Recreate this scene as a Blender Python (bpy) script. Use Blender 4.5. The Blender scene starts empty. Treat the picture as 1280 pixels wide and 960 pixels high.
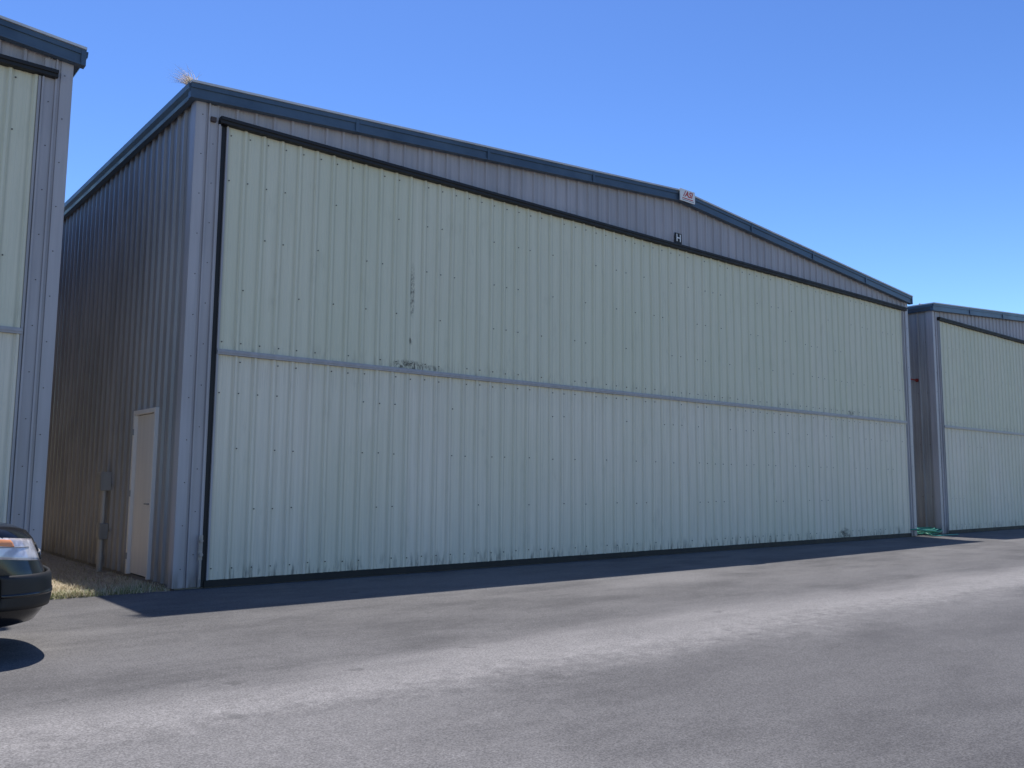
import bpy, bmesh, math, random
from mathutils import Vector, Matrix
random.seed(7)
scene = bpy.context.scene
scene.view_settings.view_transform = 'Standard'
scene.view_settings.look = 'None'
scene.view_settings.exposure = 0

# ------------------------------------------------------------------ helpers
class Mesh:
    def __init__(s): s.v=[]; s.f=[]
    def box(s,x0,x1,y0,y1,z0,z1):
        n=len(s.v)
        s.v += [(x0,y0,z0),(x1,y0,z0),(x1,y1,z0),(x0,y1,z0),(x0,y0,z1),(x1,y0,z1),(x1,y1,z1),(x0,y1,z1)]
        s.f += [tuple(n+i for i in q) for q in ((0,3,2,1),(4,5,6,7),(0,1,5,4),(1,2,6,5),(2,3,7,6),(3,0,4,7))]
    def prism(s,bottom,top):
        n=len(s.v); k=len(bottom)
        s.v += list(bottom)+list(top)
        s.f.append(tuple(n+i for i in reversed(range(k)))); s.f.append(tuple(n+k+i for i in range(k)))
        for i in range(k):
            j=(i+1)%k; s.f.append((n+i,n+j,n+k+j,n+k+i))
    def cyl(s,p,q,r,seg=10,r2=None):
        p=Vector(p);q=Vector(q);d=(q-p).normalized()
        a=d.orthogonal().normalized();b=d.cross(a)
        r2=r if r2 is None else r2
        s.prism([tuple(p+(a*math.cos(t)+b*math.sin(t))*r) for t in [2*math.pi*i/seg for i in range(seg)]],
                [tuple(q+(a*math.cos(t)+b*math.sin(t))*r2) for t in [2*math.pi*i/seg for i in range(seg)]])
    def grid(s,rows,close=False):
        n=len(s.v);m=len(rows[0])
        for r in rows: s.v+=[tuple(p) for p in r]
        for i in range(len(rows)-1):
            for j in range(m if close else m-1):
                k=(j+1)%m
                s.f.append((n+i*m+j,n+i*m+k,n+(i+1)*m+k,n+(i+1)*m+j))
    def obj(s,name,mat,parent=None,smooth=False,bevel=0):
        me=bpy.data.meshes.new(name); me.from_pydata(s.v,[],s.f); me.update()
        bm=bmesh.new(); bm.from_mesh(me); bmesh.ops.recalc_face_normals(bm,faces=bm.faces); bm.to_mesh(me); bm.free()
        o=bpy.data.objects.new(name,me); scene.collection.objects.link(o)
        if mat: me.materials.append(mat)
        if parent: o.parent=parent
        if smooth:
            for p in me.polygons: p.use_smooth=True
        if bevel:
            b=o.modifiers.new('bev','BEVEL'); b.width=bevel; b.segments=2; b.limit_method='ANGLE'
        return o
def empty(name,loc=(0,0,0)):
    e=bpy.data.objects.new(name,None); e.location=loc; scene.collection.objects.link(e); return e

class NT:
    def __init__(s,name):
        s.m=bpy.data.materials.new(name); s.m.use_nodes=True
        s.n=s.m.node_tree.nodes; s.l=s.m.node_tree.links
        s.b=s.n['Principled BSDF']
        s.tc=s.n.new('ShaderNodeTexCoord')
    def link(s,a,b): s.l.new(a,b)
    def inp(s,sock,val):
        if isinstance(val,(int,float)): sock.default_value=val
        elif isinstance(val,tuple): sock.default_value=val if len(val)==len(sock.default_value) else val+(1,)
        else: s.l.new(val,sock)
    def math(s,op,a,b=0.0,c=0.0,clamp=False):
        n=s.n.new('ShaderNodeMath'); n.operation=op; n.use_clamp=clamp
        s.inp(n.inputs[0],a); s.inp(n.inputs[1],b); s.inp(n.inputs[2],c); return n.outputs[0]
    def noise(s,scale=(1,1,1),sc=1.0,detail=4,rough=.55,off=(0,0,0),dist=0):
        mp=s.n.new('ShaderNodeMapping'); mp.inputs['Scale'].default_value=scale; mp.inputs['Location'].default_value=off
        s.link(s.tc.outputs['Object'],mp.inputs[0])
        n=s.n.new('ShaderNodeTexNoise'); n.inputs['Scale'].default_value=sc; n.inputs['Detail'].default_value=detail
        n.inputs['Roughness'].default_value=rough; n.inputs['Distortion'].default_value=dist
        s.link(mp.outputs[0],n.inputs[0]); return n.outputs['Fac']
    def ramp(s,v,a,b,lo=0.0,hi=1.0):
        n=s.n.new('ShaderNodeMapRange'); n.interpolation_type='SMOOTHSTEP'
        s.inp(n.inputs[0],v); s.inp(n.inputs[1],a); s.inp(n.inputs[2],b); s.inp(n.inputs[3],lo); s.inp(n.inputs[4],hi); return n.outputs[0]
    def mix(s,f,a,b):
        n=s.n.new('ShaderNodeMix'); n.data_type='RGBA'
        s.inp(n.inputs[0],f); s.inp(n.inputs[6],a); s.inp(n.inputs[7],b); return n.outputs[2]
    def xyz(s):
        n=s.n.new('ShaderNodeSeparateXYZ'); s.link(s.tc.outputs['Object'],n.inputs[0]); return n.outputs
    def bump(s,h,strength=.3,dist=.01):
        n=s.n.new('ShaderNodeBump'); n.inputs['Strength'].default_value=strength; n.inputs['Distance'].default_value=dist
        s.link(h,n.inputs['Height']); s.link(n.outputs[0],s.b.inputs['Normal'])

def paint(name,col,rough=.5,var=.25,streak=True,metal=0.0,dirt=(.12,.10,.08),bottom=0.0,wave=0.0,coat=0):
    t=NT(name)
    c=tuple(col); dk=tuple(x*(1-var) for x in c); lt=tuple(min(1,x*(1+var*.5)) for x in c)
    n1=t.noise((5,5,.25) if streak else (1,1,1),2.0,3)
    n2=t.noise((1,1,1),.6,2,off=(3,1,7))
    f=t.math('ADD',t.math('MULTIPLY',n1,.6),t.math('MULTIPLY',n2,.4))
    cc=t.mix(t.ramp(f,.35,.65),dk,lt)
    if bottom:
        z=t.xyz()[2]
        m=t.math('MULTIPLY',t.ramp(z,0.0,bottom,1,0),t.ramp(t.noise((9,9,1.5),1.2,3),.35,.7))
        cc=t.mix(t.math('MULTIPLY',m,.7),cc,dirt)
    t.inp(t.b.inputs['Base Color'],cc)
    t.inp(t.b.inputs['Roughness'],t.ramp(n1,.2,.8,rough-.08,rough+.12))
    t.b.inputs['Metallic'].default_value=metal
    if coat: t.b.inputs['Coat Weight'].default_value=coat
    if wave: t.bump(t.noise((2,2,.5),1.3,1),wave,.02)
    return t.m

def door_paint(name,col,stains=()):
    t=NT(name); X,Y,Z=t.xyz()
    n1=t.noise((7,1,.22),2.0,4,.6); n2=t.noise((1,1,1),.45,3,off=(5,2,1)); nf=t.noise((60,1,1.2),1.0,3,.7)
    base=t.mix(t.ramp(n1,.3,.7),tuple(x*.91 for x in col),tuple(min(1,x*1.04) for x in col))
    sid=t.math('FLOOR',t.math('DIVIDE',X,.93)); wn=t.n.new('ShaderNodeTexWhiteNoise'); wn.noise_dimensions='1D'; t.link(sid,wn.inputs['W'])
    base=t.mix(t.math('MULTIPLY',wn.outputs[0],.22),base,(col[0]*.78,col[1]*.86,col[2]*.76))
    base=t.mix(t.ramp(n2,.35,.75,0,.22),base,(col[0]*.8,col[1]*.87,col[2]*.74))
    base=t.mix(t.ramp(nf,.5,.75,0,.2),base,(.40,.40,.31))
    base=t.mix(t.ramp(Z,3.4,3.6,0,.34),base,(col[0]*.70,col[1]*.82,col[2]*.68))
    sm=t.noise((2.2,1,.7),1.3,4,.7,off=(7,0,3))
    base=t.mix(t.ramp(sm,.55,.75,0,.18),base,(.30,.30,.22))
    w=t.math('ABSOLUTE',t.math('SUBTRACT',t.math('MODULO',t.math('ADD',X,.155-.25+31),.31),.155))
    g=t.math('MULTIPLY',t.ramp(w,.028,.045,0,1),t.ramp(w,.045,.08,1,0))
    g=t.math('MULTIPLY',g,t.ramp(n1,.25,.7,.2,1))
    base=t.mix(t.math('MULTIPLY',g,.34),base,(.19,.19,.13))  # grime along ribs; also paints in rib shading that flat skylight leaves out
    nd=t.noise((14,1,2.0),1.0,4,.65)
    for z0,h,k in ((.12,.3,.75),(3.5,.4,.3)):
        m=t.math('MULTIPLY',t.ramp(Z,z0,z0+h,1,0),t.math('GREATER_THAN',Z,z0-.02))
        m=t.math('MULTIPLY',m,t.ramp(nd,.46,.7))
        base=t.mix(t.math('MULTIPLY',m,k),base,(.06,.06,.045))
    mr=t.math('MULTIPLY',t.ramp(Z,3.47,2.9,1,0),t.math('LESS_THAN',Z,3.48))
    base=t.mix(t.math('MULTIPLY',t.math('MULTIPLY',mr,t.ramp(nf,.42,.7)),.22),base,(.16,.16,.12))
    if stains:
        ns=t.noise((18,1,10),1.0,5,.75); tot=None
        for cx,cz,rx,rz,k in stains:
            dx=t.math('DIVIDE',t.math('SUBTRACT',X,cx),rx); dz=t.math('DIVIDE',t.math('SUBTRACT',Z,cz),rz)
            d=t.math('ADD',t.math('MULTIPLY',dx,dx),t.math('MULTIPLY',dz,dz))
            m=t.ramp(d,.05,1.0,k,0)
            tot=m if tot is None else t.math('MAXIMUM',tot,m)
        base=t.mix(t.math('MULTIPLY',tot,t.ramp(ns,.42,.6)),base,(.05,.05,.035))
    t.inp(t.b.inputs['Base Color'],base)
    t.b.inputs['Roughness'].default_value=.65
    t.bump(t.noise((3,1,.6),1.2,2),.2,.02)
    return t.m

M_wall=paint('wall_paint',(.37,.355,.345),.36,.2,wave=.4,bottom=.8,dirt=(.26,.22,.16))
M_gable=paint('gable_paint',(.43,.40,.405),.5,.16,wave=.2)
M_trim=paint('trim_paint',(.45,.42,.42),.42,.14,bottom=.4)
M_blue=paint('blue_fascia_paint',(.062,.10,.148),.4,.25,streak=False)
M_roof=paint('roof_metal',(.6,.6,.6),.45,.15,streak=False)
M_black=paint('black_rubber',(.014,.013,.013),.6,.3)
M_strip=paint('door_strip_metal',(.42,.40,.40),.45,.15)
M_pdoor=paint('personnel_door_paint',(.85,.81,.76),.5,.06)
M_conc=paint('concrete',(.3,.29,.27),.9,.25,streak=False)
M_galv=paint('galvanized_metal',(.36,.35,.34),.5,.2,metal=.3)
M_screw=paint('screw_metal',(.07,.065,.055),.6,.2)
M_red=paint('red_paint',(.28,.03,.02),.5,.1)
M_white=paint('white_paint',(.85,.84,.80),.5,.05)
DC=(.83,.75,.60)
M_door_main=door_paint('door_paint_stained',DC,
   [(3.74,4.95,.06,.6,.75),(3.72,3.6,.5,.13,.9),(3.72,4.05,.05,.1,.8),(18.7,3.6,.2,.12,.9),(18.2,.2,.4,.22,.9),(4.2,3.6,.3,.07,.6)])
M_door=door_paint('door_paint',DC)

# ------------------------------------------------------------------ hangar
XL,XR,XC=-.2,22.35,11.075
DEPTH=18.0
EAVE=7.54; PEAK=8.42
def ztop(x): return EAVE+(PEAK-EAVE)*(1-abs(x-XC)/(XC-XL))
PITCH=.31
def profile(a,b,pitch,d,start=None):
    pts=[]; s=a if start is None else start
    k=math.floor((a-s)/pitch)-1
    base=[(-.036,0),(-.015,d),(.015,d),(.036,0),(.095,0),(.105,.004),(.125,.004),(.135,0),(.175,0),(.185,.004),(.205,.004),(.215,0)]
    while s+k*pitch<b+pitch:
        for o,h in base:
            x=s+k*pitch+o*(pitch/.31)
            if a<x<b: pts.append((x,h))
        k+=1
    return [(a,pts[0][1])]+pts+[(b,pts[-1][1])]
def ribbed(M,a,b,fn,z0,z1,pitch=PITCH,d=.034,start=None,zs=1):
    pr=profile(a,b,pitch,d,start)
    g0=z0 if callable(z0) else (lambda x:z0); g1=z1 if callable(z1) else (lambda x:z1)
    rows=[]
    for i in range(zs+1):
        f=i/zs
        rows.append([fn(u,h,g0(u)*(1-f)+g1(u)*f) for u,h in pr])
    M.grid(rows)

def hangar(ox,dmat,extra=False):
    H=empty('airplane_hangar',(ox,0,0))
    m=Mesh()
    # gentle oil-canning so the big leaves are not dead flat
    wob=lambda u,z:.006*math.sin(u*1.7+z*.9)+.004*math.sin(u*4.1-z*1.7)
    front=lambda y:(lambda u,h,z:(u,y-h,z))
    frontw=lambda y:(lambda u,h,z:(u,y-h-wob(u,z),z))
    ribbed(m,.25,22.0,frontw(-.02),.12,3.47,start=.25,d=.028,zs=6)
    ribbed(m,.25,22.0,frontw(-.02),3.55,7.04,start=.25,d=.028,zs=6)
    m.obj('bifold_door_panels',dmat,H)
    m=Mesh(); m.box(.25,22.0,-.075,-.02,3.47,3.50); m.box(.25,22.0,-.085,-.022,3.50,3.53); m.box(.25,22,-.062,-.02,3.53,3.55)
    m.box(.245,.275,-.06,-.018,.12,3.469); m.box(.245,.275,-.06,-.018,3.551,7.03)
    m.box(21.975,22.005,-.06,-.018,.12,3.469); m.box(21.975,22.005,-.06,-.018,3.551,7.03)
    m.obj('door_strip',M_strip,H)
    m=Mesh(); m.box(.22,22.03,-.05,.0,.015,.118)
    m.box(.175,.24,-.03,.03,.02,7.03); m.box(22.01,22.07,-.03,.03,.02,7.03)
    m.obj('rubber_seals',M_black,H)
    m=Mesh(); m.box(.12,22.2,-.13,-.02,7.04,7.15); m.box(.12,22.2,-.15,-.131,7.09,7.145)
    m.obj('door_head_rail',M_black,H,bevel=.008)
    m=Mesh(); ribbed(m,.02,22.13,front(-.01),7.1,lambda x:ztop(x)-.15,start=.1)
    m.obj('gable_panels',M_gable,H)
    m=Mesh()
    for s,x in ((1,XL),(-1,XR)):
        def bx(a,b,y0,y1,z0,z1):
            u,v=sorted((x+s*a,x+s*b)); m.box(u,v,y0,y1,z0,z1)
        bx(-.045,.11,-.055,.0,.03,EAVE-.2); bx(-.045,-.012,.001,.14,.03,EAVE-.2)
        bx(.11,.15,-.035,.0,.03,EAVE-.2); bx(.15,.175,-.07,.0,.03,EAVE-.21)
        bx(.175,.31,-.042,.0,.03,EAVE-.22); bx(.31,.335,-.085,-.0,.03,7.028); bx(.335,.372,-.035,0,.03,7.028)
    m.obj('corner_trim',M_trim,H,bevel=.004)
    m=Mesh()
    for s,x in ((1,XL),(-1,XR)):
        z=.3
        while z<7.2:
            m.cyl((x+s*.06,-.054,z),(x+s*.06,-.062,z),.008,6); m.cyl((x+s*.24,-.041,z+.2),(x+s*.24,-.049,z+.2),.008,6); z+=.62
    m.obj('trim_screws',M_screw,H)
    m=Mesh(); left=lambda u,h,z:(XL-h,u,z); right=lambda u,h,z:(XR+h,u,z)
    zt=EAVE-.1
    ribbed(m,.02,1.05,left,.06,zt,start=.16,d=.04); ribbed(m,1.05,2.17,left,2.7,zt,start=.16,d=.04); ribbed(m,2.17,DEPTH,left,.06,zt,start=.16,d=.04)
    ribbed(m,.02,DEPTH,right,.06,zt,start=.16,d=.04)
    m.obj('side_wall_panels',M_wall,H)
    m=Mesh()
    for z in (1.2,2.9,4.6,6.3):
        y=.12
        while y<14:
            if not(1.0<y<2.2 and z<2.8): m.cyl((XL-.002,y+.1,z),(XL-.014,y+.1,z),.011,6)
            y+=.31
    m.obj('wall_screws',M_screw,H)
    m=Mesh(); ribbed(m,XL,XR,lambda u,h,z:(u,DEPTH+h,z),.06,lambda x:ztop(x)-.1)
    m.obj('back_wall_panels',M_wall,H)
    m=Mesh(); m.box(XL+.01,XR-.01,.005,DEPTH-.01,-.1,.055); m.obj('slab',M_conc,H)
    m=Mesh(); f=Mesh(); fy0,fy1=-.17,DEPTH+.15
    for a,b in ((XL-.17,XC),(XC,XR+.17)):
        za,zb=ztop(a),ztop(b)
        m.prism([(a,fy0-.02,za),(b,fy0-.02,zb),(b,fy1,zb),(a,fy1,za)],[(a,fy0-.02,za+.035),(b,fy0-.02,zb+.035),(b,fy1,zb+.035),(a,fy1,za+.035)])
        L=b-a; n=4
        for i in range(n):
            p=a+L*i/n+(.004 if i else 0); q=a+L*(i+1)/n-.004
            zp,zq=ztop(p),ztop(q)
            for (y0,y1,lo,hi) in ((-.15,-.05,-.23,-.003),(-.17,-.151,-.075,-.004),(-.165,-.151,-.23,-.205)):
                f.prism([(p,y0,zp+lo),(q,y0,zq+lo),(q,y1,zq+lo),(p,y1,zp+lo)],[(p,y0,zp+hi),(q,y0,zq+hi),(q,y1,zq+hi),(p,y1,zp+hi)])
            f.prism([(q-.06,-.176,ztop(q-.06)-.232),(q+.003,-.176,zq-.232),(q+.003,-.045,zq-.232),(q-.06,-.045,ztop(q-.06)-.232)],
                    [(q-.06,-.176,ztop(q-.06)-.002),(q+.003,-.176,zq-.002),(q+.003,-.045,zq-.002),(q-.06,-.045,ztop(q-.06)-.002)])
    for y in [i*.6+.3 for i in range(30)]:
        for a,b in ((XL-.15,XC),(XC,XR+.15)):
            m.prism([(a,y-.03,ztop(a)+.036),(b,y-.03,ztop(b)+.036),(b,y+.03,ztop(b)+.036),(a,y+.03,ztop(a)+.036)],
                    [(a,y-.012,ztop(a)+.07),(b,y-.012,ztop(b)+.07),(b,y+.012,ztop(b)+.07),(a,y+.012,ztop(a)+.07)])
    m.obj('roof_sheets',M_roof,H); f.obj('front_fascia',M_blue,H)
    m=Mesh()
    for s,x in ((-1,XL-.045),(1,XR+.045)):
        pr=[(0,-.20),(.09,-.20),(.105,-.15),(.15,-.09),(.155,-.03),(.155,-.005),(.14,-.005),(0,-.02)]
        zg=ztop(XL-.0)
        m.prism([(x+s*o,-.14,zg+z-.015) for o,z in pr],[(x+s*o,DEPTH+.1,zg+z-.015) for o,z in pr])
    m.obj('eave_gutter',M_blue,H)
    m=Mesh()
    for z in (.28,1.15,2.05,2.9,3.38,3.66,4.5,5.35,6.2,6.92):
        x=.25+.07
        while x<21.9:
            pr=.8 if z in (3.38,3.66,.28,6.92) else .42
            if random.random()<pr:
                xx=x+random.uniform(-.006,.006); zz=z+random.uniform(-.01,.01); y0=-.018-wob(xx,zz)
                m.cyl((xx,y0,zz),(xx,y0-.013,zz),.0105,6)
            x+=.31
    m.obj('door_screws',M_screw,H)
    m=Mesh(); m.box(XL+.0,XL+.03,1.12,2.09,.08,2.62); m.obj('personnel_door',M_pdoor,H,bevel=.003)
    m=Mesh(); m.box(XL-.055,XL+.02,1.05,1.115,.06,2.70); m.box(XL-.055,XL+.02,2.095,2.16,.06,2.70); m.box(XL-.055,XL+.02,1.116,2.094,2.63,2.70)
    m.obj('personnel_door_frame',M_pdoor,H,bevel=.004)
    m=Mesh(); m.box(XL-.006,XL+.001,1.19,1.24,1.08,1.26); m.cyl((XL-.005,1.215,1.2),(XL-.06,1.215,1.2),.012); m.cyl((XL-.06,1.20,1.2),(XL-.06,1.34,1.2),.011)
    for z in (.35,1.35,2.35): m.cyl((XL-.062,2.1,z-.05),(XL-.062,2.1,z+.05),.012)
    m.obj('door_hardware',M_galv,H)
    return H

h_main=hangar(0,M_door_main)
h_left=hangar(-24.35,M_door)
h_right=hangar(24.35,M_door)

m=Mesh(); m.box(.09,.15,-.115,-.075,.42,.78); m.cyl((.12,-.12,.5),(.12,-.15,.5),.03,12); m.cyl((.12,-.12,.7),(.12,-.15,.7),.025,12); m.box(.10,.13,-.135,-.116,.15,.42)
m.obj('door_latch',paint('rusty_white_metal',(.6,.52,.45),.6,.5,streak=False),h_main,bevel=.004)
m=Mesh(); m.box(-.02,.06,-.10,-.056,7.04,7.11); m.obj('cable_box',paint('rust',(.10,.07,.06),.8,.4,streak=False),h_main)
m=Mesh(); m.cyl((XL-.05,.55,5.05),(XL-.75,.55,5.05),.022,12); m.cyl((XL-.05,.55,5.05),(XL-.02,.55,5.05),.06,12); m.cyl((XL-.72,.55,5.05),(XL-.83,.55,5.05),.035,12)
m.obj('red_pipe_stub',M_red,h_right)

# ------------------------------------------------------------------ signs
S=empty('company_sign',(11.25,-.22,8.32))
m=Mesh(); m.box(-.27,.27,-.012,.012,-.145,.145); m.obj('sign_board',M_white,S,bevel=.003)
m=Mesh(); m.box(-.2,-.17,.0125,.06,-.1,.1); m.box(.17,.2,.0125,.06,-.1,.1); m.obj('sign_brackets',M_galv,S)
def text(body,size,loc,mat,parent,name,shear=0):
    c=bpy.data.curves.new(name,'FONT'); c.body=body; c.size=size; c.extrude=.002; c.offset=.003; c.shear=shear; c.align_x='CENTER'; c.align_y='CENTER'
    o=bpy.data.objects.new(name,c); o.location=loc; o.rotation_euler=(math.radians(90),0,0); scene.collection.objects.link(o); c.materials.append(mat); o.parent=parent
M_redl=paint('red_lettering',(.6,.04,.03),.5,.1)
text('/ASI',.2,(0,-.016,.03),M_redl,S,'sign_lettering',.3)
m=Mesh(); m.box(-.2,.2,-.0145,-.0125,-.085,-.065); m.obj('sign_lines',M_redl,S)
m=Mesh(); m.box(-.22,.22,-.0145,-.0125,-.118,-.108); m.obj('sign_small_print',M_black,S)
S2=empty('letter_sign',(11.07,-.075,7.29))
m=Mesh(); m.box(-.12,.12,-.01,.01,-.12,.13); m.obj('sign_plate',M_black,S2,bevel=.003)
text('H',.25,(0,-.014,.005),M_white,S2,'sign_letter')

# ------------------------------------------------------------------ electrical
E=empty('electric_meter_box',(XL,3.35,0))
m=Mesh(); m.box(-.22,-.05,-.13,.13,1.38,1.70); m.box(-.23,-.221,-.11,.11,1.41,1.67); m.box(-.19,-.05,-.1,.1,.55,.82); m.box(-.20,-.191,-.08,.08,.58,.79)
m.box(-.049,-.041,-.2,.2,1.45,1.5); m.box(-.049,-.041,-.2,.2,.68,.72)
m.obj('boxes',M_galv,E,bevel=.008)
m=Mesh(); m.cyl((-.13,0,-.05),(-.13,0,.56),.05,14); m.cyl((-.13,-.03,.81),(-.13,-.03,1.39),.04,14); m.cyl((-.13,.06,.81),(-.13,.06,1.39),.02,12)
m.cyl((-.13,0,.2),(-.13,0,.3),.06,14)
m.obj('conduit',paint('conduit_metal',(.5,.49,.48),.45,.15,metal=.3),E,smooth=False)

# ------------------------------------------------------------------ ground
t=NT('dry_ground')
n1=t.noise((1,1,1),.8,5,.6); n2=t.noise((1,1,1),14,5,.75); n3=t.noise((1,1,1),3,3)
c=t.mix(t.ramp(n2,.3,.7),(.27,.21,.145),(.54,.46,.35)); c=t.mix(t.ramp(n1,.45,.7,0,.6),c,(.36,.29,.20)); c=t.mix(t.ramp(n3,.58,.74,0,.4),c,(.18,.18,.09))
t.inp(t.b.inputs['Base Color'],c); t.b.inputs['Roughness'].default_value=1; t.bump(n2,.8,.04); M_ground=t.m
m=Mesh(); m.grid([[(x,y,0) for x in (-1500,-100,0,100,1500)] for y in (-1500,-100,0,100,1500)]); m.obj('ground',M_ground)

t=NT('asphalt'); X,Y,Z=t.xyz()
fine=t.noise((1,1,1),70,2,.8); fine2=t.noise((1,1,1),26,3,.8,off=(4,4,0)); mid=t.noise((.5,1,1),1.1,5,.75); big=t.noise((.35,1,1),.42,4,.6,off=(11,3,0)); med=t.noise((1,1,1),5.5,4,.75,off=(1,8,0))
c=t.mix(t.ramp(mid,.32,.68),(.100,.096,.094),(.152,.146,.141))
c=t.mix(t.ramp(big,.45,.68,0,.6),c,(.178,.171,.165))
c=t.mix(t.ramp(med,.55,.78,0,.35),c,(.20,.192,.185))
c=t.mix(t.ramp(med,.45,.22,0,.4),c,(.085,.082,.08))
wob=t.math('MULTIPLY',t.math('SUBTRACT',t.noise((.25,1,1),.8,4,.65,off=(2,0,0)),.5),1.7)
yy=t.math('ADD',Y,wob)
yb=t.math('ADD',yy,t.math('MULTIPLY',t.math('SUBTRACT',med,.5),.8))
band=t.ramp(t.math('ABSOLUTE',t.math('ADD',yb,6.65)),.05,1.1,1,0)
leftpatch=t.math('MULTIPLY',t.ramp(t.math('ADD',X,t.math('MULTIPLY',wob,1.5)),-2.4,.6,.5,0),t.ramp(yb,-7.2,-6.4,1,0))
band=t.math('MAXIMUM',band,leftpatch)
band=t.math('MULTIPLY',band,t.ramp(med,.3,.68,.6,1))
c=t.mix(t.math('MULTIPLY',band,.8),c,(.31,.295,.28))
lane=t.math('MULTIPLY',t.ramp(yb,-8.2,-7.7,1,0),t.ramp(X,-.5,1.2,0,1))
c=t.mix(t.math('MULTIPLY',lane,.35),c,(.098,.094,.092))
dust=t.math('MULTIPLY',t.ramp(t.math('ABSOLUTE',t.math('ADD',yy,3.2)),.2,1.3,1,0),t.ramp(big,.42,.62))
c=t.mix(t.math('MULTIPLY',dust,.5),c,(.23,.22,.21))
for cx,cy,r in ((18,-16,8.2),(10.5,-14.6,5.4),(10.7,-14.7,5.75)):
    dx=t.math('SUBTRACT',X,cx); dy=t.math('SUBTRACT',Y,cy)
    d=t.math('SQRT',t.math('ADD',t.math('MULTIPLY',dx,dx),t.math('MULTIPLY',dy,dy)))
    k=t.ramp(t.math('ABSOLUTE',t.math('SUBTRACT',d,r)),.02,.1,1,0)
    c=t.mix(t.math('MULTIPLY',t.math('MULTIPLY',k,t.ramp(med,.35,.65)),.22),c,(.24,.23,.22))
sp_=t.noise((1,1,1),2.3,3,.5,off=(31,5,0))
c=t.mix(t.ramp(sp_,.68,.75,0,.4),c,(.06,.058,.057))
c2=t.mix(t.ramp(fine,.32,.68),(.5,.5,.5),(1.35,1.35,1.35))
mm=t.n.new('ShaderNodeMix'); mm.data_type='RGBA'; mm.blend_type='MULTIPLY'; mm.inputs[0].default_value=.75; t.link(c,mm.inputs[6]); t.link(c2,mm.inputs[7]); c=mm.outputs[2]
c=t.mix(t.ramp(fine2,.62,.74,0,.35),c,(.40,.38,.36)); c=t.mix(t.ramp(fine2,.38,.24,0,.5),c,(.045,.043,.042))
t.inp(t.b.inputs['Base Color'],c); t.b.inputs['Roughness'].default_value=.9; t.b.inputs['Specular IOR Level'].default_value=.3
t.bump(fine2,.45,.01); M_asph=t.m
m=Mesh()
def edge(x): return .02+.05*math.sin(x*3.1)+.035*math.sin(x*8.7+1)+.02*math.sin(x*23)+random.uniform(-.02,.02)
cols=[(-160,.2),(-26.6,.2),(-2.02,.02)]
x=-1.98
while x<-.2: cols.append((x,edge(x))); x+=.04
cols+=[(-.19,.02),(22.3,.02)]
x=22.36
while x<24.1: cols.append((x,edge(x)+.9)); x+=.06
cols+=[(24.16,.02),(160,.02)]
m.grid([[(a,b,.004) for a,b in cols],[(a,-90,.004) for a,b in cols]]); m.obj('asphalt_pavement',M_asph)

# dry grass blades
t=NT('dry_grass_blades'); n=t.noise((1,1,1),6,2)
oi=t.n.new('ShaderNodeAttribute'); oi.attribute_name='tint'
c=t.mix(oi.outputs['Fac'],(.66,.57,.40),(.22,.26,.10)); t.inp(t.b.inputs['Base Color'],t.mix(t.ramp(n,.3,.7,0,.4),c,(.44,.36,.23))); t.b.inputs['Roughness'].default_value=.8
m=Mesh(); tints=[]
def blade(M,x,y,z,h,w,lean,ang):
    dx,dy=math.cos(ang),math.sin(ang); px,py=-dy*w,dx*w; n0=len(M.v)
    M.v+=[(x-px,y-py,z),(x+px,y+py,z),(x+dx*lean*.4+px*.7,y+dy*lean*.4+py*.7,z+h*.6),(x+dx*lean*.4-px*.7,y+dy*lean*.4-py*.7,z+h*.6),(x+dx*lean,y+dy*lean,z+h)]
    M.f+=[(n0,n0+1,n0+2,n0+3),(n0+3,n0+2,n0+4)]
for gx0,gx1,N in ((-2.0,-.25,8000),(22.4,24.1,1500)):
    for i in range(N):
        x=random.uniform(gx0,gx1); y=abs(random.gauss(0,1))*1.6+(.0 if gx0<0 else .9)
        if random.random()<.35: y=random.uniform(0,9)
        if random.random()<.25: y=random.uniform(-.06,.25)+(0 if gx0<0 else .9)
        cl=math.sin(x*5+y*2)*math.sin(y*4-x*3)
        if cl<-.1 and random.random()<.75: continue
        g=1.0 if random.random()<(.5 if y<.4 else .08) else random.uniform(0,.25)
        hh=random.uniform(.03,.11)*(1.0 if y<1 else .6)
        blade(m,x,y,0,hh,.004,random.uniform(.03,.11),random.uniform(0,6.28)); tints+=[g]*5
o=m.obj('dry_grass',t.m)
at=o.data.attributes.new('tint','FLOAT','POINT')
for i,g in enumerate(tints): at.data[i].value=g

# straw nest at roof corner
t=NT('straw'); t.inp(t.b.inputs['Base Color'],t.mix(t.noise((1,1,1),20,2),(.95,.90,.76),(.88,.70,.46)))
t.b.inputs['Roughness'].default_value=.6
m=Mesh()
for i in range(120):
    a=random.gauss(math.pi,.6); r=random.uniform(.12,.42); el=random.uniform(.0,.5)
    blade(m,-.30+random.uniform(-.07,.06),-.05+random.uniform(-.08,.16),7.56,r*math.sin(el)+.01,.004,r*math.cos(el),a)
m.obj('straw_nest',t.m)

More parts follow.
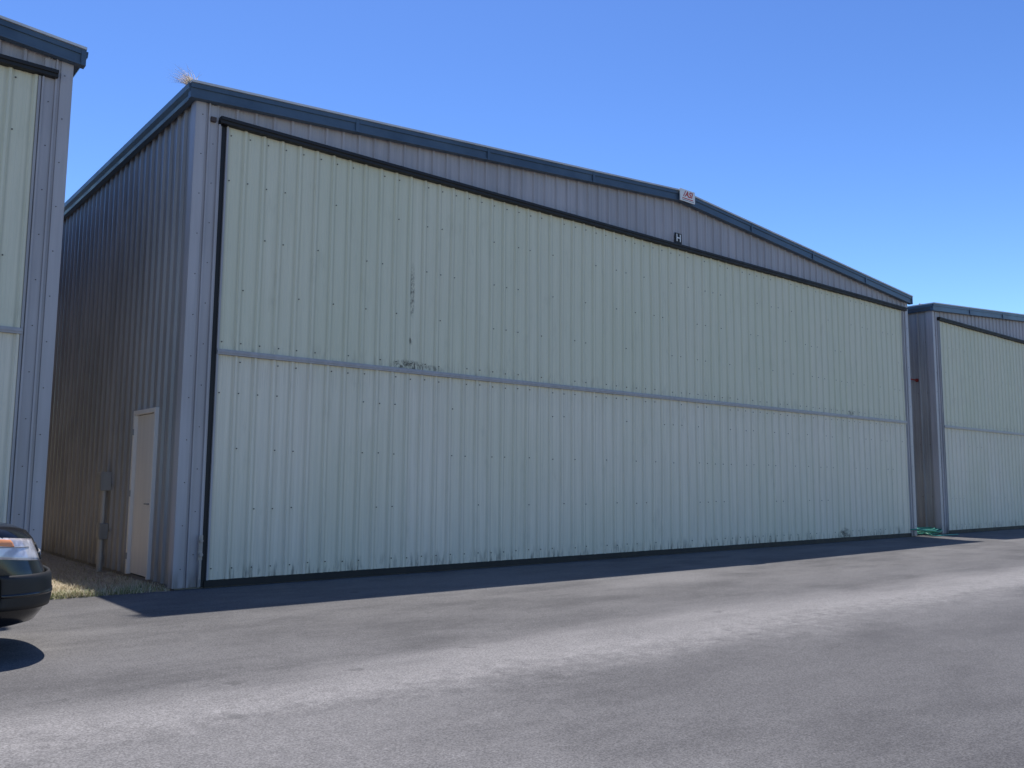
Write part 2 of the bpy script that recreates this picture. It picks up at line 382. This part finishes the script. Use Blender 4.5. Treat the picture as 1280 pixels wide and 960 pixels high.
# green hose
t=NT('green_hose_rubber'); t.b.inputs['Base Color'].default_value=(.07,.30,.21,1); t.b.inputs['Roughness'].default_value=.4
cu=bpy.data.curves.new('garden_hose','CURVE'); cu.dimensions='3D'; cu.bevel_depth=.018; cu.bevel_resolution=2
sp=cu.splines.new('NURBS'); P=[]
for i in range(120):
    a=i*.33; r=.42+.2*math.sin(i*.37)+random.uniform(-.06,.06)
    P.append((23.0+r*1.6*math.cos(a)+.1*math.sin(i*.11),.05+r*.7*math.sin(a),.03+.0016*i+.05*random.random()))
P+=[(22.6,-.35,.03),(22.9,-.5,.03),(23.5,-.42,.03),(24.2,-.5,.03)]
sp.points.add(len(P)-1)
for q,p in zip(sp.points,P): q.co=(*p,1)
sp.use_endpoint_u=True; sp.order_u=4
o=bpy.data.objects.new('garden_hose',cu); scene.collection.objects.link(o); cu.materials.append(t.m)

# ------------------------------------------------------------------ car
C=empty('parked_car',(-2.62,-3.38,0))
t=NT('black_car_paint'); t.b.inputs['Base Color'].default_value=(.006,.006,.007,1); t.b.inputs['Roughness'].default_value=.25; t.b.inputs['Coat Weight'].default_value=.5; t.b.inputs['Coat Roughness'].default_value=.06; M_car=t.m
M_plast=paint('black_plastic',(.014,.014,.015),.5,.2,streak=False)
t=NT('car_glass'); t.b.inputs['Base Color'].default_value=(.01,.012,.013,1); t.b.inputs['Roughness'].default_value=.04; M_glass=t.m
t=NT('headlight_lens'); t.inp(t.b.inputs['Base Color'],t.mix(t.ramp(t.noise((1,1,1),9,2),.4,.6),(.85,.80,.80),(.5,.46,.47))); t.b.inputs['Roughness'].default_value=.12; t.b.inputs['Metallic'].default_value=.1; t.b.inputs['Coat Weight'].default_value=1; M_lens=t.m
t=NT('indicator_lens'); t.b.inputs['Base Color'].default_value=(.85,.33,.14,1); t.b.inputs['Roughness'].default_value=.15; M_ind=t.m
W=.875; LEN=4.45
lev=[(.29,.70,-.22),(.33,.80,-.10),(.42,.845,-.04),(.55,.865,-.02),(.72,.873,-.03),(.80,.875,-.07),(.92,.872,-.11),(1.04,.862,-.16),(1.11,.835,-.22),(1.145,.78,-.32),(1.16,.62,-.5),(1.165,.3,-.75)]
def lerp_lev(z):
    for a,b in zip(lev,lev[1:]):
        if a[0]<=z<=b[0]:
            f=(z-a[0])/(b[0]-a[0]); return (a[1]*(1-f)+b[1]*f, a[2]*(1-f)+b[2]*f)
    return lev[-1][1:]
def nosept(th,w,xo,z,off=0):
    n=2.7; a=.5
    s,c=math.sin(th),math.cos(th)
    y=w*math.copysign(abs(s)**(2/n),s); x=xo-a+a*abs(c)**(2/n)
    return (x+c*off,y+s*off,z)
def loop(w,xo,z,hood=0):
    pts=[nosept(math.pi/2*(-1+2*i/28),w,xo,z) for i in range(29)]
    back=[(-1.0,w),(-1.6,w),(-2.4,w),(-3.2,w),(-3.9,w)]
    tail=[(-LEN+.1-xo*.6,w*.93),(-LEN-xo*.8,w*.6),(-LEN-xo*.8,0),(-LEN-xo*.8,-w*.6),(-LEN+.1-xo*.6,-w*.93)]
    pts+=[(x,y,z) for x,y in back]+[(x,y,z) for x,y in tail]+[(x,-y,z) for x,y in reversed(back)]
    if hood: pts=[(x,y,z+hood*min(1.15,max(0,-x-.15))) for x,y,z in pts]
    return pts
m=Mesh(); rows=[loop(w,xo,z,.08*max(0,min(1,(z-.95)/.15))) for z,w,xo in lev]
m.grid(rows,close=True); k=len(rows[0]); m.f.append(tuple(range(k))); m.f.append(tuple((len(rows)-1)*k+i for i in range(k)))
body=m.obj('body',M_car,C,smooth=True)
cut=Mesh()
WX=(-.92,-3.5)
for x in WX:
    for s in (-1,1): cut.cyl((x,s*.55,.35),(x,s*1.1,.35),.40,32)
co=cut.obj('wheel_arch_cutter',M_plast,C)
b=body.modifiers.new('arches','BOOLEAN'); b.object=co; b.operation='DIFFERENCE'; b.solver='EXACT'
bpy.context.view_layer.update()
dg=bpy.context.evaluated_depsgraph_get(); me=bpy.data.meshes.new_from_object(body.evaluated_get(dg)); body.modifiers.clear(); body.data=me
bpy.data.objects.remove(co)
def patch(z0,z1,t0,t1,off,mat,name,sides=(1,-1),nz=8,nt=14,shape=None,smooth=True):
    m=Mesh()
    for s in sides:
        rows=[]
        for i in range(nz+1):
            f=i/nz; row=[]
            for j in range(nt+1):
                g=j/nt; zz=z0+(z1-z0)*f
                if shape: zz=shape(f,g)
                w,xo=lerp_lev(zz)
                row.append(nosept(s*math.radians(t0+(t1-t0)*g),w,xo,zz,off))
            rows.append(row)
        m.grid(rows)
    o=m.obj(name,mat,C,smooth=smooth); so=o.modifiers.new('sol','SOLIDIFY'); so.thickness=.03; so.offset=-1
    return o
def hl(f,g): lo=.86+.04*g; hi=1.05+.04*g; return lo+(hi-lo)*f
patch(0,0,38,88,.012,M_lens,'headlights',shape=hl)
patch(0,0,70,88,.018,M_ind,'indicators',shape=lambda f,g:1.0+.015*g+(.06)*f)
patch(0,0,52,86,.016,M_galv,'headlight_divider',shape=lambda f,g:.985+.012*g+.008*f,nz=1)
patch(.46,.76,-89,89,.045,M_plast,'front_bumper',sides=(1,),nt=40)
patch(.57,.60,-89,89,.052,M_car,'bumper_moulding',sides=(1,),nt=40,nz=2)
patch(.86,1.0,-32,32,.01,M_plast,'grille',sides=(1,),nt=20)
patch(.92,.935,-32,32,.022,M_galv,'grille_bar',sides=(1,),nt=20,nz=1)
def rr(x0,x1,w,z,n=6,r=.14):
    pts=[]
    for cx,cy,a0 in ((x1-r,w-r,0),(x0+r,w-r,90),(x0+r,-w+r,180),(x1-r,-w+r,270)):
        for i in range(n+1):
            a=math.radians(a0+90*i/n); pts.append((cx+r*math.cos(a),cy+r*math.sin(a),z))
    return pts
m=Mesh(); m.grid([rr(-4.3,-1.1,.80,1.18),rr(-4.25,-1.45,.76,1.34),rr(-4.12,-1.85,.68,1.57)],close=True); m.obj('windows',M_glass,C,smooth=True)
m=Mesh(); rows=[rr(-4.15,-1.82,.69,1.565),rr(-4.12,-1.88,.67,1.62),rr(-4.0,-2.1,.5,1.65)]; m.grid(rows,close=True); k=len(rows[0]); m.f.append(tuple(2*k+i for i in range(k))); m.f.append(tuple(range(k)))
m.obj('roof',M_car,C,smooth=True)
m=Mesh()
for s in (1,-1):
    for xb,xt in ((-1.12,-1.86),(-2.5,-2.55),(-3.45,-3.4),(-4.25,-4.1)): m.cyl((xb,s*.79,1.18),(xt,s*.685,1.58),.035,8)
    m.box(-1.75,-1.6,min(s*.86,s*1.02),max(s*.86,s*1.02),1.2,1.33)
m.obj('pillars_and_mirrors',M_car,C)
tire=Mesh(); rim=Mesh()
for x in WX:
    for s in (1,-1):
        prof=[(.20,.66),(.30,.64),(.325,.66),(.335,.72),(.335,.80),(.325,.855),(.30,.87),(.21,.86),(.205,.83)]
        rows=[[(x+r*math.cos(a),s*y,.339+r*math.sin(a)) for r,y in prof] for a in [2*math.pi*i/36 for i in range(37)]]
        tire.grid(rows)
        rim.cyl((x,s*.78,.339),(x,s*.80,.339),.205,32); rim.cyl((x,s*.8,.339),(x,s*.85,.339),.05,16)
        for i in range(5):
            a=2*math.pi*i/5; dx,dz=math.cos(a),math.sin(a)
            rim.cyl((x+.04*dx,s*.83,.339+.04*dz),(x+.2*dx,s*.845,.339+.2*dz),.028,8)
tire.obj('tyres',M_plast,C,smooth=True); rim.obj('wheel_rims',M_galv,C)
m=Mesh(); m.box(-4.1,-.45,-.5,.5,.25,.32); m.obj('undertray',M_plast,C)
m=Mesh(); m.box(-LEN+.02,-LEN+.1,.5,.8,.85,1.05); m.box(-LEN+.02,-LEN+.1,-.8,-.5,.85,1.05); m.obj('tail_lamps',M_red,C)

# ------------------------------------------------------------------ light
sv=Vector((.85,2.1,7.45)).normalized()
L=bpy.data.lights.new('sun','SUN'); L.energy=5.0; L.angle=math.radians(.53); L.color=(1,.955,.905)
lo=bpy.data.objects.new('sun',L); lo.rotation_euler=sv.to_track_quat('Z','Y').to_euler(); lo.location=(10,20,60); scene.collection.objects.link(lo)
w=bpy.data.worlds.new('World'); scene.world=w; w.use_nodes=True
nt=w.node_tree; bg=nt.nodes['Background']; sk=nt.nodes.new('ShaderNodeTexSky'); sk.sky_type='NISHITA'; sk.sun_disc=False
sk.sun_elevation=math.asin(sv.z); sk.sun_rotation=math.atan2(sv.x,sv.y); sk.altitude=100; sk.air_density=1.0; sk.dust_density=.4; sk.ozone_density=2.5
gm=nt.nodes.new('ShaderNodeGamma'); gm.inputs[1].default_value=1.75
nt.links.new(sk.outputs[0],gm.inputs[0]); nt.links.new(gm.outputs[0],bg.inputs[0]); bg.inputs[1].default_value=.054

# ------------------------------------------------------------------ camera
f=1083.0
Xc=Vector((1306,-132,-f)).normalized(); Yc0=Vector((-909,-114,-f)).normalized()
Zc=Xc.cross(Yc0).normalized(); Yc=Zc.cross(Xc)
R=Matrix((Xc,Yc,Zc))
cam=bpy.data.cameras.new('camera'); cam.sensor_width=36; cam.lens=f/1280*36; cam.clip_end=5000; cam.clip_start=.05
co=bpy.data.objects.new('camera',cam); mw=R.to_4x4(); mw.translation=(-4.61,-12.83,1.6); co.matrix_world=mw
scene.collection.objects.link(co); scene.camera=co
